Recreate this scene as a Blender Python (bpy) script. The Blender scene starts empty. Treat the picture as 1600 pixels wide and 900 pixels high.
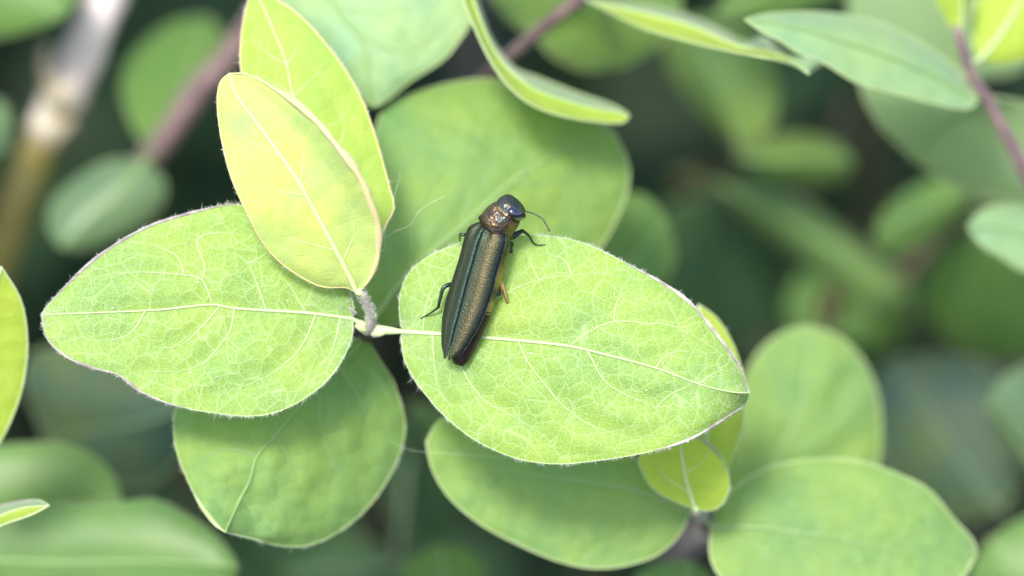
import bpy, bmesh, math, random
import numpy as np
from mathutils import Vector, Matrix, noise, kdtree
random.seed(7); np.random.seed(7)
scene = bpy.context.scene
COL = scene.collection
# One Blender unit is one centimetre: this is a close-up 5.8 cm wide.
scene.unit_settings.system = 'METRIC'
scene.unit_settings.scale_length = 0.01

# ------------------------------------------------------------------ camera
D = 35.0                      # distance from lens to the plane in focus
WID = 5.8                     # width of the view at that distance
PITCH = math.radians(40)
F = Vector((0, math.cos(PITCH), -math.sin(PITCH)))
U = Vector((0, math.sin(PITCH), math.cos(PITCH)))
R = Vector((1, 0, 0))
CAM = -F * D
S = WID / 1600.0
cam_d = bpy.data.cameras.new('camera')
cam = bpy.data.objects.new('camera', cam_d); COL.objects.link(cam)
cam.location = CAM
cam.rotation_euler = (math.pi / 2 - PITCH, 0, 0)
cam_d.sensor_width = 36
cam_d.lens = 36 * D / WID
cam_d.clip_start = 0.5; cam_d.clip_end = 60000
cam_d.dof.use_dof = True
cam_d.dof.focus_distance = D - 0.02
cam_d.dof.aperture_fstop = cam_d.lens * 1e-3 / 1.45
scene.camera = cam

# ------------------------------------------------------------------ light
SUN_EL, SUN_AZ = math.radians(64), math.radians(207)     # azimuth clockwise from +Y
world = bpy.data.worlds.new('World'); scene.world = world; world.use_nodes = True
wn = world.node_tree; wn.nodes.clear()
wo = wn.nodes.new('ShaderNodeOutputWorld'); wb = wn.nodes.new('ShaderNodeBackground')
sk = wn.nodes.new('ShaderNodeTexSky'); sk.sky_type = 'NISHITA'; sk.sun_disc = False
sk.sun_elevation = SUN_EL; sk.sun_rotation = SUN_AZ
sk.air_density = 1.0; sk.dust_density = 3.0; sk.ozone_density = 1.0
wb.inputs[1].default_value = 0.115
wn.links.new(sk.outputs[0], wb.inputs[0]); wn.links.new(wb.outputs[0], wo.inputs[0])
sd = bpy.data.lights.new('sun', 'SUN'); sd.energy = 1.5; sd.angle = math.radians(12); sd.color = (1, .95, .86)
sun = bpy.data.objects.new('sun', sd); COL.objects.link(sun)
sv = Vector((math.sin(SUN_AZ) * math.cos(SUN_EL), math.cos(SUN_AZ) * math.cos(SUN_EL), math.sin(SUN_EL)))
sun.rotation_euler = sv.to_track_quat('Z', 'Y').to_euler()
sun.location = sv * 200
vs = scene.view_settings
vs.view_transform = 'Standard'; vs.look = 'None'; vs.exposure = 1.68; vs.gamma = 1.0
vs.use_curve_mapping = False
scene.render.engine = 'CYCLES'
scene.cycles.max_bounces = 5; scene.cycles.diffuse_bounces = 4; scene.cycles.glossy_bounces = 3; scene.cycles.transmission_bounces = 4
scene.render.resolution_x = 1024; scene.render.resolution_y = 576

# ------------------------------------------------------------------ helpers
def at(px, py, d):
    return CAM + (F * D + R * ((px - 800) * S) + U * ((450 - py) * S)) * ((D + d) / D)

def pix(P):
    v = P - CAM; z = v.dot(F)
    return (v.dot(R) * D / z / S + 800, 450 - v.dot(U) * D / z / S, z - D)

def crom(pts, n, arc=True):
    """smooth curve through the points, n+1 samples evenly spaced by length"""
    P = np.array(pts, float)
    if len(P) == 2:
        t = np.linspace(0, 1, n + 1)[:, None]; return P[0] * (1 - t) + P[1] * t
    E = np.vstack([2 * P[0] - P[1], P, 2 * P[-1] - P[-2]])
    out = []
    for i in range(1, len(E) - 2):
        p0, p1, p2, p3 = E[i - 1:i + 3]
        for t in np.linspace(0, 1, 12, endpoint=False):
            out.append(.5 * (2 * p1 + (p2 - p0) * t + (2 * p0 - 5 * p1 + 4 * p2 - p3) * t * t + (3 * p1 - p0 - 3 * p2 + p3) * t ** 3))
    out.append(P[-1]); out = np.array(out)
    L = np.r_[0, np.cumsum(np.linalg.norm(np.diff(out, axis=0), axis=1))]
    s = np.linspace(0, L[-1], n + 1)
    return np.stack([np.interp(s, L, out[:, k]) for k in range(out.shape[1])], 1)

def link(name, mesh, mats, parent=None, origin=None):
    o = bpy.data.objects.new(name, mesh); COL.objects.link(o)
    for m in (mats if isinstance(mats, (list, tuple)) else [mats]): mesh.materials.append(m)
    if parent: o.parent = parent
    return o

WLOC = {}       # world position of every object built below
def build(name, V, Fc, mats, parent, smooth=True, uv=None, mi=None, origin=None):
    """mesh object from world-space vertices, with its origin at `origin`"""
    V = [Vector(v) for v in V]
    o0 = Vector(origin) if origin is not None else V[0].copy()
    me = bpy.data.meshes.new(name)
    me.from_pydata([v - o0 for v in V], [], Fc)
    if smooth: me.polygons.foreach_set('use_smooth', [True] * len(me.polygons))
    if mi is not None: me.polygons.foreach_set('material_index', mi)
    if uv is not None:
        l = me.uv_layers.new(name='UVMap')
        idx = np.zeros(len(me.loops), int); me.loops.foreach_get('vertex_index', idx)
        l.data.foreach_set('uv', np.array(uv, np.float32)[idx].ravel())
    me.update()
    o = link(name, me, mats, parent)
    o.location = o0 - (WLOC[parent.name] if parent else Vector())
    WLOC[o.name] = o0
    return o

def empty(name, loc, label, cat, group=None):
    o = bpy.data.objects.new(name, None); COL.objects.link(o)
    o.location = loc; o.empty_display_size = .2
    WLOC[o.name] = Vector(loc)
    tag(o, label, cat, group)
    return o

def tag(o, label=None, cat=None, group=None, kind=None):
    if label: o['label'] = label
    if cat: o['category'] = cat
    if group: o['group'] = group
    if kind: o['kind'] = kind
    return o

def tube_geo(P, rad, n=8, flat=None, V=None, Fc=None, rough=0, caps=True):
    """swept tube; P list of Vector, rad list; flat=(normal, factor) squashes it"""
    V = [] if V is None else V; Fc = [] if Fc is None else Fc
    P = [Vector(p) for p in P]; b0 = len(V); m = len(P)
    up = flat[0].normalized() if flat else None
    a = None
    for i, p in enumerate(P):
        t = (P[min(i + 1, m - 1)] - P[max(i - 1, 0)])
        t = t.normalized() if t.length > 1e-9 else Vector((0, 0, 1))
        if up is not None:
            a = t.cross(up); a = a.normalized() if a.length > 1e-6 else t.orthogonal().normalized()
        else:
            a = (a - t * a.dot(t)) if a is not None else t.orthogonal()
            a = a.normalized() if a.length > 1e-6 else t.orthogonal().normalized()
        b = a.cross(t)
        for k in range(n):
            an = 2 * math.pi * k / n
            r = rad[i] * (1 + (rough * noise.noise(p * 6 + Vector((k * 1.7, 0, 0))) if rough else 0))
            V.append(p + a * (math.cos(an) * r) + b * (math.sin(an) * r * (flat[1] if flat else 1)))
    for i in range(m - 1):
        for k in range(n):
            k2 = (k + 1) % n
            Fc.append((b0 + i * n + k, b0 + i * n + k2, b0 + (i + 1) * n + k2, b0 + (i + 1) * n + k))
    if caps:
        Fc.append(tuple(b0 + k for k in reversed(range(n))))
        Fc.append(tuple(b0 + (m - 1) * n + k for k in range(n)))
    return V, Fc

def hair_geo(root, d, L, r, V, Fc, bend):
    d = d.normalized(); a = d.orthogonal().normalized(); b = d.cross(a)
    b0 = len(V); mid = root + d * L * .55 + bend * .25 * L; tip = root + d * L + bend * L
    for c, rr in ((root, r), (mid, r * .7)):
        for k in range(3):
            an = 2.094 * k
            V.append(c + a * (math.cos(an) * rr) + b * (math.sin(an) * rr))
    V.append(tip)
    for k in range(3):
        k2 = (k + 1) % 3
        Fc.append((b0 + k, b0 + k2, b0 + 3 + k2, b0 + 3 + k)); Fc.append((b0 + 3 + k, b0 + 3 + k2, b0 + 6))

# ------------------------------------------------------------------ materials
def new_mat(name):
    m = bpy.data.materials.new(name); m.use_nodes = True
    nt = m.node_tree; nt.nodes.clear()
    return m, nt, nt.nodes.new, nt.links.new

def ramp(nt, stops, interp='LINEAR'):
    r = nt.nodes.new('ShaderNodeValToRGB'); r.color_ramp.interpolation = interp
    e = r.color_ramp.elements
    while len(e) < len(stops): e.new(.5)
    for q, (p, c) in zip(e, stops):
        q.position = p; q.color = (*c, 1) if len(c) == 3 else c
    return r

def leaf_mat(name, col, tcol, trans=.35, vein=None, rough=.5, sheen=.25, net=.45, mott=.25, bump=.35, spec=.35):
    m, nt, N, L = new_mat(name)
    out = N('ShaderNodeOutputMaterial'); bs = N('ShaderNodeBsdfPrincipled'); tr = N('ShaderNodeBsdfTranslucent')
    mx = N('ShaderNodeMixShader'); mx.inputs[0].default_value = trans
    uv = N('ShaderNodeTexCoord')
    nz = N('ShaderNodeTexNoise'); nz.inputs['Scale'].default_value = 7; nz.inputs['Detail'].default_value = 3
    L(uv.outputs['UV'], nz.inputs['Vector'])
    add = N('ShaderNodeVectorMath'); add.operation = 'MULTIPLY_ADD'
    add.inputs[1].default_value = (.028, .028, .028); L(nz.outputs['Color'], add.inputs[0]); L(uv.outputs['UV'], add.inputs[2])
    facs = []
    for sc, w in ((9.5, .026), (27, .055))[:2 if net > .2 else 1]:
        v = N('ShaderNodeTexVoronoi'); v.feature = 'DISTANCE_TO_EDGE'; v.inputs['Scale'].default_value = sc
        L(add.outputs[0], v.inputs['Vector'])
        mr = N('ShaderNodeMapRange'); mr.interpolation_type = 'SMOOTHSTEP'
        mr.inputs[1].default_value = 0; mr.inputs[2].default_value = w * 1.6
        mr.inputs[3].default_value = 1; mr.inputs[4].default_value = 0
        L(v.outputs['Distance'], mr.inputs[0]); facs.append(mr)
    mxm = N('ShaderNodeMath'); mxm.operation = 'MAXIMUM'; L(facs[0].outputs[0], mxm.inputs[0]); mxm.inputs[1].default_value = 0
    if len(facs) > 1:
        s2 = N('ShaderNodeMath'); s2.operation = 'MULTIPLY'; s2.inputs[1].default_value = .55; L(facs[1].outputs[0], s2.inputs[0]); L(s2.outputs[0], mxm.inputs[1])
    # patchy pigment
    n2 = N('ShaderNodeTexNoise'); n2.inputs['Scale'].default_value = 2.2; n2.inputs['Detail'].default_value = 5; n2.inputs['Roughness'].default_value = .6
    L(uv.outputs['UV'], n2.inputs['Vector'])
    c = Vector(col)
    a = Vector((c.x * .72, c.y * .86, c.z * 1.15)); b = Vector((c.x * 1.22, c.y * 1.1, c.z * .85))
    rp = ramp(nt, [(.3, tuple(c.lerp(a, mott * 2))), (.5, tuple(c)), (.7, tuple(c.lerp(b, mott * 2)))])
    L(n2.outputs['Fac'], rp.inputs[0])
    # fine speckle of the downy skin
    n3 = N('ShaderNodeTexNoise'); n3.inputs['Scale'].default_value = 110; n3.inputs['Detail'].default_value = 2
    L(uv.outputs['UV'], n3.inputs['Vector'])
    mr3 = N('ShaderNodeMapRange'); mr3.inputs[1].default_value = .35; mr3.inputs[2].default_value = .65; mr3.inputs[3].default_value = .9; mr3.inputs[4].default_value = 1.1
    L(n3.outputs['Fac'], mr3.inputs[0])
    sc = N('ShaderNodeVectorMath'); sc.operation = 'SCALE'; L(rp.outputs[0], sc.inputs[0])
    if net > .2: L(mr3.outputs[0], sc.inputs['Scale'])
    else: sc.inputs['Scale'].default_value = 1
    mc = N('ShaderNodeMix'); mc.data_type = 'RGBA'
    vf = N('ShaderNodeMath'); vf.operation = 'MULTIPLY'; vf.inputs[1].default_value = net; L(mxm.outputs[0], vf.inputs[0])
    L(vf.outputs[0], mc.inputs[0]); L(sc.outputs[0], mc.inputs[6])
    vein = vein or tuple(min(1, q * 1.5 + .05) for q in col)
    mc.inputs[7].default_value = (*vein, 1)
    L(mc.outputs[2], bs.inputs['Base Color'])
    bs.inputs['Roughness'].default_value = rough; bs.inputs['Specular IOR Level'].default_value = spec
    bs.inputs['Sheen Weight'].default_value = sheen; bs.inputs['Sheen Roughness'].default_value = .4
    # relief: cells between the veins bulge, skin is finely rough
    bp = N('ShaderNodeBump'); bp.inputs['Strength'].default_value = bump; bp.inputs['Distance'].default_value = .02
    vb = N('ShaderNodeTexVoronoi'); vb.feature = 'F1'; vb.inputs['Scale'].default_value = 9.5; L(add.outputs[0], vb.inputs['Vector'])
    inv = N('ShaderNodeMath'); inv.operation = 'MULTIPLY_ADD'; inv.inputs[1].default_value = -2.2; L(vb.outputs['Distance'], inv.inputs[0])
    L(n3.outputs['Fac'], inv.inputs[2]); L(inv.outputs[0], bp.inputs['Height'])
    if net > .2: L(bp.outputs[0], bs.inputs['Normal'])       # blurred leaves need no fine relief
    mt = N('ShaderNodeMix'); mt.data_type = 'RGBA'; mt.blend_type = 'MULTIPLY'; mt.inputs[0].default_value = 1
    hs = N('ShaderNodeMapRange'); hs.inputs[3].default_value = .85; hs.inputs[4].default_value = 1.15; L(n2.outputs['Fac'], hs.inputs[0])
    cmb = N('ShaderNodeCombineColor'); [L(hs.outputs[0], cmb.inputs[k]) for k in range(3)]
    mt.inputs[6].default_value = (*tcol, 1); L(cmb.outputs[0], mt.inputs[7]); L(mt.outputs[2], tr.inputs['Color'])
    L(bs.outputs[0], mx.inputs[1]); L(tr.outputs[0], mx.inputs[2]); L(mx.outputs[0], out.inputs[0])
    return m

def simple_mat(name, col, rough=.6, col2=None, nscale=8, metal=0, spec=.4, bump=0, bscale=60, trans=0, coat=0, sheen=0):
    m, nt, N, L = new_mat(name)
    out = N('ShaderNodeOutputMaterial'); bs = N('ShaderNodeBsdfPrincipled')
    tc = N('ShaderNodeTexCoord')
    nz = N('ShaderNodeTexNoise'); nz.inputs['Scale'].default_value = nscale; nz.inputs['Detail'].default_value = 4
    L(tc.outputs['Object'], nz.inputs['Vector'])
    rp = ramp(nt, [(.35, col), (.65, col2 or tuple(min(1, c * 1.15) for c in col))])
    L(nz.outputs['Fac'], rp.inputs[0]); L(rp.outputs[0], bs.inputs['Base Color'])
    bs.inputs['Roughness'].default_value = rough; bs.inputs['Metallic'].default_value = metal
    bs.inputs['Specular IOR Level'].default_value = spec; bs.inputs['Coat Weight'].default_value = coat
    bs.inputs['Sheen Weight'].default_value = sheen
    if bump:
        n2 = N('ShaderNodeTexNoise'); n2.inputs['Scale'].default_value = bscale; n2.inputs['Detail'].default_value = 3
        L(tc.outputs['Object'], n2.inputs['Vector'])
        bp = N('ShaderNodeBump'); bp.inputs['Strength'].default_value = bump; bp.inputs['Distance'].default_value = .01
        L(n2.outputs['Fac'], bp.inputs['Height']); L(bp.outputs[0], bs.inputs['Normal'])
    if trans:
        tr = N('ShaderNodeBsdfTranslucent'); L(rp.outputs[0], tr.inputs['Color'])
        mx = N('ShaderNodeMixShader'); mx.inputs[0].default_value = trans
        L(bs.outputs[0], mx.inputs[1]); L(tr.outputs[0], mx.inputs[2]); L(mx.outputs[0], out.inputs[0])
    else: L(bs.outputs[0], out.inputs[0])
    return m

M = {}
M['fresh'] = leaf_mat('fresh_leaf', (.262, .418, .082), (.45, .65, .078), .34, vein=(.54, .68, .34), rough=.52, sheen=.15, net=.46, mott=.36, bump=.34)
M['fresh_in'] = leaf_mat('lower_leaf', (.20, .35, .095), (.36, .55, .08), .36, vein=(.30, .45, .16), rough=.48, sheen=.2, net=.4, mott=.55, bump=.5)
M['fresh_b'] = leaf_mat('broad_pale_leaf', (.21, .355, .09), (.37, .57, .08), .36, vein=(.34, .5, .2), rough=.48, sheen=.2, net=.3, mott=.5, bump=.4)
M['yellow'] = leaf_mat('young_yellow_leaf', (.54, .66, .18), (.78, .84, .20), .46, vein=(.64, .74, .32), rough=.55, sheen=.25, net=.35, mott=.5)
M['yellow_b'] = leaf_mat('young_lime_leaf', (.40, .58, .095), (.60, .78, .11), .46, vein=(.62, .72, .26), rough=.55, sheen=.3, net=.35)
M['yellow2'] = leaf_mat('young_green_leaf', (.40, .54, .06), (.60, .74, .07), .42, vein=(.52, .64, .2), rough=.55, sheen=.2, net=.3)
M['glauc'] = leaf_mat('glaucous_leaf', (.27, .43, .19), (.30, .47, .12), .30, vein=(.40, .54, .32), rough=.46, sheen=.3, net=.25, spec=.45, mott=.4)
M['pale'] = leaf_mat('pale_green_leaf', (.26, .39, .18), (.32, .48, .13), .30, rough=.42, sheen=.2, net=.15)
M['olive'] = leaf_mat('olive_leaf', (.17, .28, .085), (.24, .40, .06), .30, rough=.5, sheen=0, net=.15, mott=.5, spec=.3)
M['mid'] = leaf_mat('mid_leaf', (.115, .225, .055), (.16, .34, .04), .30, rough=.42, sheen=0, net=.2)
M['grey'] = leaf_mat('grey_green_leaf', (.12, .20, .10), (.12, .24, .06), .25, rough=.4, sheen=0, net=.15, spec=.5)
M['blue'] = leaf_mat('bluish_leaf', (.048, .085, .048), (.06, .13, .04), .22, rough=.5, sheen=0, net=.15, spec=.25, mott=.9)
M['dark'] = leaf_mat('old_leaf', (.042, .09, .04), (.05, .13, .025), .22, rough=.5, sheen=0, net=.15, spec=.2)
M['vein'] = simple_mat('pale_vein', (.50, .66, .30), .5, (.55, .70, .36), 5, trans=.2)
M['vein_y'] = simple_mat('cream_vein', (.62, .74, .32), .5, (.68, .77, .38), 5, trans=.25)
M['vein_k'] = simple_mat('dark_leaf_vein', (.09, .14, .07), .5, (.11, .17, .09), 5)  # darker vein colour for the dark and bluish leaves
M['vein_d'] = simple_mat('green_vein', (.24, .39, .13), .5, (.28, .43, .17), 5, trans=.25)
M['rim'] = simple_mat('pale_margin', (.42, .56, .22), .6, (.52, .62, .32), 9, trans=.3, sheen=.5)
M['rim_y'] = simple_mat('pink_cream_margin', (.66, .62, .26), .6, (.66, .52, .30), 4, trans=.3, sheen=.5)
M['rim_p'] = simple_mat('purple_grey_margin', (.17, .13, .14), .7, (.40, .38, .34), 14, sheen=.6)
M['rim_d'] = simple_mat('dull_margin', (.16, .25, .10), .6, (.22, .3, .15), 9, trans=.2)
M['hair'] = simple_mat('white_down', (.78, .82, .70), .6, (.85, .86, .8), 5, trans=.4)
M['stem_p'] = simple_mat('purple_stem', (.10, .055, .07), .5, (.18, .12, .11), 6, bump=.4, sheen=.3)
M['stem_g'] = simple_mat('downy_stem', (.20, .17, .18), .7, (.30, .32, .22), 14, bump=.6, bscale=90, sheen=.15)
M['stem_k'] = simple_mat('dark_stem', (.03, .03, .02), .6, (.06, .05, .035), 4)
M['stem_d'] = simple_mat('olive_brown_stem', (.07, .075, .035), .6, (.13, .10, .07), 4, bump=.4)  # olive to brown, for background shoots and bare twigs
M['petiole'] = simple_mat('pale_petiole', (.44, .56, .22), .55, (.54, .60, .32), 8, trans=.2, sheen=.5)
M['bark_w'] = simple_mat('peeling_pale_bark', (.48, .42, .42), .8, (.70, .64, .63), 3, bump=.6, bscale=14)
M['bark_o'] = simple_mat('olive_bark', (.20, .18, .03), .7, (.34, .29, .11), 2.5, bump=.6, bscale=14)
M['bark_m'] = simple_mat('worn_bark', (.26, .22, .10), .8, (.62, .56, .50), 5, bump=.6, bscale=14)
M['soil'] = simple_mat('soil', (.025, .022, .016), .95, (.06, .05, .035), 1.2, bump=.8, bscale=5)
M['dead'] = simple_mat('dry_leaf', (.13, .065, .03), .7, (.20, .12, .07), 3, trans=.2)
M['silk'] = simple_mat('silk', (.8, .85, .8), .3, None, 5, trans=.3, spec=.8)

# ------------------------------------------------------------------ leaf builder
class Leaf: pass

def make_leaf(parent, outline, tip, mid=None, d=(0, 0, 0, 0), bow=0, mat='fresh', nu=30, nv=12, veins=(),
              vein_mat='vein', mid_w=(5, 2), vw=2.6, puff=.02, node=None, wob=.02, rim='rim', rim_w=1.3, purple=(),
              hairs=0, fuzz=0, name='leaf', matB=None, ripple=None, label=None, seed=0, split=None, pet=None):
    """a leaf blade from its outline (base first, point number `tip` is the tip); d = depth at base and tip
    and extra depth at the two edges, in cm behind the plane in focus"""
    ol = [tuple(map(float, p)) for p in outline]
    A = ol[:tip + 1]; B = [ol[0]] + ol[:tip - 1:-1] if tip < len(ol) else None
    B = [ol[0]] + list(reversed(ol[tip:]))
    if mid is None:
        b, t = np.array(ol[0]), np.array(ol[tip])
        mid = [b, b * .66 + t * .34 + (3, 4), b * .33 + t * .67 + (2, -3), t]
    mid = [ol[0]] + [p for p in mid[1:-1]] + [ol[tip]]
    uu = .5 - .5 * np.cos(np.linspace(0, math.pi, nu + 1)) * .999
    uu = .35 * uu + .65 * np.linspace(0, 1, nu + 1); uu[0] = 0; uu[-1] = 1
    K = 400
    def samp(c):
        c = crom(c, K); x = uu * K
        return np.stack([np.interp(x, np.arange(K + 1), c[:, k]) for k in range(2)], 1)
    EA, EB, MD = samp(A), samp(B), samp(mid)
    span = max(np.ptp(EA[:, 0]), np.ptp(EA[:, 1]), np.ptp(EB[:, 0]), np.ptp(EB[:, 1]))
    vpx = [crom(v, 20) for v in veins] + [MD]
    vall = np.vstack(vpx)
    rows = 2 * nv + 1
    G = np.zeros((nu + 1, rows, 2)); DD = np.zeros((nu + 1, rows))
    for j in range(rows):
        v = (j - nv) / nv; E = EB if v < 0 else EA
        G[:, j] = MD + abs(v) * (E - MD)
    db, dt, dA, dB = d
    env = np.sin(math.pi * np.clip(uu, 0, 1)) ** .6
    for j in range(rows):
        v = (j - nv) / nv
        DD[:, j] = db + (dt - db) * uu + bow * 4 * uu * (1 - uu) + env * abs(v) ** 1.5 * (dA if v > 0 else dB)
    gx = G.reshape(-1, 2)
    dist = np.sqrt(((gx[:, None, :] - vall[None]) ** 2).sum(2)).min(1).reshape(nu + 1, rows)
    ev = env[:, None] * np.minimum(1, (1 - np.abs(np.linspace(-1, 1, rows)))[None] * 5 + .15)
    DD -= puff * (1 - np.exp(-(dist / 24) ** 2)) * ev
    for i in range(nu + 1):
        for j in range(rows):
            q = Vector((G[i, j, 0] / 130 + seed * 9.1, G[i, j, 1] / 130, seed * 3.3))
            DD[i, j] += wob * (noise.noise(q) + .4 * noise.noise(q * 2.7)) * (.3 + .7 * abs((j - nv) / nv))
    if ripple: DD += ripple(uu[:, None], np.linspace(-1, 1, rows)[None], G)
    V = [at(G[i, j, 0], G[i, j, 1], DD[i, j]) for i in range(nu + 1) for j in range(rows)]
    Fc, mi = [], []
    for i in range(nu):
        for j in range(rows - 1):
            a = i * rows + j
            Fc.append((a, a + rows, a + rows + 1, a + 1))
            mi.append(1 if (matB and ((j < nv) if split is None else split(uu[i], (j + .5 - nv) / nv))) else 0)
    uv = [((G[i, j, 0] + 137 * seed) * S, (900 - G[i, j, 1]) * S) for i in range(nu + 1) for j in range(rows)]
    o = build(name, V, Fc, [M[mat]] + ([M[matB]] if matB else []), parent, uv=uv, mi=mi if matB else None)
    if label: o['label'] = label
    P3 = np.array([list(v) for v in V])
    Lf = Leaf(); Lf.o = o; Lf.G = G; Lf.DD = DD; Lf.P = P3.reshape(nu + 1, rows, 3)
    Gf = G.reshape(-1, 2); Df = DD.reshape(-1)
    def depth(x, y):
        dd = (Gf[:, 0] - x) ** 2 + (Gf[:, 1] - y) ** 2
        k = np.argsort(dd)[:6]; w = 1 / (dd[k] + .5)
        return float((Df[k] * w).sum() / w.sum())
    Lf.depth = depth
    n_leaf = -F
    # midrib, carried on as the petiole to the node
    mp = []
    for i in range(nu + 1): mp.append(at(MD[i, 0], MD[i, 1], DD[i, nv] - .004))
    rr = [(mid_w[0] + (mid_w[1] - mid_w[0]) * u) * S * .5 for u in uu]
    if node is not None:
        q = Vector(node); k = 5
        pre = [q.lerp(mp[0], t / k) - F * (.015 * math.sin(math.pi * t / k)) for t in range(k)]
        mp = pre + mp; pw = pet or mid_w[0] * 1.5; rr = [S * .5 * (pw + (mid_w[0] - pw) * (t / k) ** 2) for t in range(k)] + rr
    Vv, Ff = tube_geo(mp, rr, 7, flat=(n_leaf, .75))
    build('midrib', Vv, Ff, M[vein_mat], o)
    for v in veins:
        c = crom(v, 18); pts = [at(x, y, depth(x, y) - .002) for x, y in c]
        r = [vw * S * .5 * (1 - .85 * t / 18) for t in range(19)]
        Vv, Ff = tube_geo(pts, r, 5, flat=(n_leaf, .7))
        build('side_vein', Vv, Ff, M[vein_mat], o)
    # margin: the thick rolled rim
    eA = [Vector(p) for p in Lf.P[:, -1]]; eB = [Vector(p) for p in Lf.P[:, 0]]
    loop = eA + list(reversed(eB))[1:]
    if rim:
        Vv, Ff = tube_geo(loop, [rim_w * S] * len(loop), 5)
        build('margin', Vv, Ff, M[rim], o)
    for (side, u0, u1, w, *pm) in purple:
        e = Lf.P[:, -1] if side == 'A' else Lf.P[:, 0]
        ii = [i for i in range(nu + 1) if u0 <= uu[i] <= u1]
        pts = [Vector(e[i]) - F * .004 for i in ii]
        r = [w * S * (1 + .5 * noise.noise(p * 9)) * min(1, .3 + 3 * min(k, len(ii) - 1 - k) / len(ii)) for k, p in enumerate(pts)]
        Vv, Ff = tube_geo(pts, r, 6, flat=(n_leaf, .8), rough=.4)
        build('rolled_margin' if pm else 'dark_margin', Vv, Ff, M[pm[0] if pm else 'rim_p'], o)
    # down: hairs on the margin and over the blade
    if hairs or fuzz:
        Vh, Fh = [], []
        rng = random.Random(seed + 5)
        for edge, inner in ((Lf.P[:, -1], Lf.P[:, -3]), (Lf.P[:, 0], Lf.P[:, 2])):
            for _ in range(hairs // 2):
                x = rng.random() * (nu - 1) + .3; i = int(x); f = x - i
                cl = noise.noise(Vector((x * .9, seed * 4.0, 1.3)))
                if rng.random() > .68 + .7 * cl: continue
                p = Vector(edge[i]).lerp(Vector(edge[i + 1]), f); q = Vector(inner[i]).lerp(Vector(inner[i + 1]), f)
                out = (p - q); out = out.normalized() if out.length > 1e-6 else U
                tg = (Vector(edge[i + 1]) - Vector(edge[i])).normalized()
                dr = out * (.5 + rng.random()) + tg * rng.uniform(-.2, .9) - F * rng.uniform(-.2, .8)
                hair_geo(p - out * .004, dr, S * rng.uniform(2, 7.5) * (1 + .6 * cl) * (1.7 if rng.random() < .08 else 1), S * .28, Vh, Fh,
                         Vector((rng.uniform(-.3, .3), rng.uniform(-.3, .3), rng.uniform(-.3, .3))))
        for _ in range(fuzz):
            i = rng.randrange(1, nu); j = rng.randrange(rows - 1)
            f, g = rng.random(), rng.random()
            p = Vector(Lf.P[i, j]).lerp(Vector(Lf.P[i + 1, j]), f).lerp(Vector(Lf.P[i, j + 1]).lerp(Vector(Lf.P[i + 1, j + 1]), f), g)
            dr = -F * .6 + R * rng.uniform(-1, 1) + U * rng.uniform(-.6, 1)
            hair_geo(p, dr, S * rng.uniform(3, 7), S * .22, Vh, Fh, U * rng.uniform(-.3, .3) + R * rng.uniform(-.3, .3))
        tag(build('down', Vh, Fh, M['hair'], o), kind='stuff')
    return Lf

GZ = -19.0                      # height of the soil
def stem_down(parent, P, r0=.05, mat='stem_d', back=4.0, lead=(), name='stem', side=0, r1=.14):
    """the shoot's stem: from the node away into the shrub and down into the soil"""
    P = Vector(P); rng = random.Random(int(abs(P.x * 991 + P.z * 77)))
    pts = [Vector(q) for q in lead] + [P]
    q = P + F * back * .5 + R * side * .3; pts.append(q)
    q = P + F * back + R * side * .7 + Vector((rng.uniform(-.3, .3), 0, -.6)); pts.append(q)
    n = 4; g = Vector((q.x + side * .5 + rng.uniform(-1, 1), q.y + rng.uniform(.5, 2), GZ - .4)); q0 = q
    for k in range(1, n + 1):
        t = k / n; pts.append(q0.lerp(g, t) + Vector((rng.uniform(-.25, .25), rng.uniform(-.2, .2), 0)) * (1 - t) + Vector((0, 1.2 * math.sin(math.pi * t), 0)))
    C = crom([tuple(p) for p in pts], 46)
    rad = [r0 + (r1 - r0) * (i / 46) for i in range(47)]
    V, Fc = tube_geo([Vector(c) for c in C], rad, 8, rough=.12)
    return build(name, V, Fc, M[mat], parent)

def stem_piece(parent, pts, r, mat, name='stem', n=10, rough=.15, seg=24):
    C = crom([tuple(p) for p in pts], seg)
    rr = np.interp(np.linspace(0, 1, seg + 1), np.linspace(0, 1, len(r)), r)
    V, Fc = tube_geo([Vector(c) for c in C], list(rr), n, rough=rough)
    return build(name, V, Fc, M[mat], parent)

SHOOTS = 'leafy shoots of the shrub'
def shoot(node, label, group=None):
    return empty('leafy_shoot', node, label, 'shoot', SHOOTS)

# ------------------------------------------------------------------ ground
def ground():
    V, Fc = [], []
    rads = [0, 4, 8, 12, 16, 20, 26, 34, 44, 60, 100, 300, 1200, 6000, 20000]; n = 48
    for r in rads:
        for k in range(n):
            a = 2 * math.pi * k / n
            x, y = r * math.cos(a), 12 + r * math.sin(a)
            V.append(Vector((x, y, GZ + (.5 * noise.noise(Vector((x * .3, y * .3, 0))) if r < 90 else 0))))
    for i in range(len(rads) - 1):
        for k in range(n):
            k2 = (k + 1) % n
            Fc.append((i * n + k, i * n + k2, (i + 1) * n + k2, (i + 1) * n + k))
    tag(build('ground', V, Fc, M['soil'], None, origin=(0, 12, GZ)), kind='structure')
ground()

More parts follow.
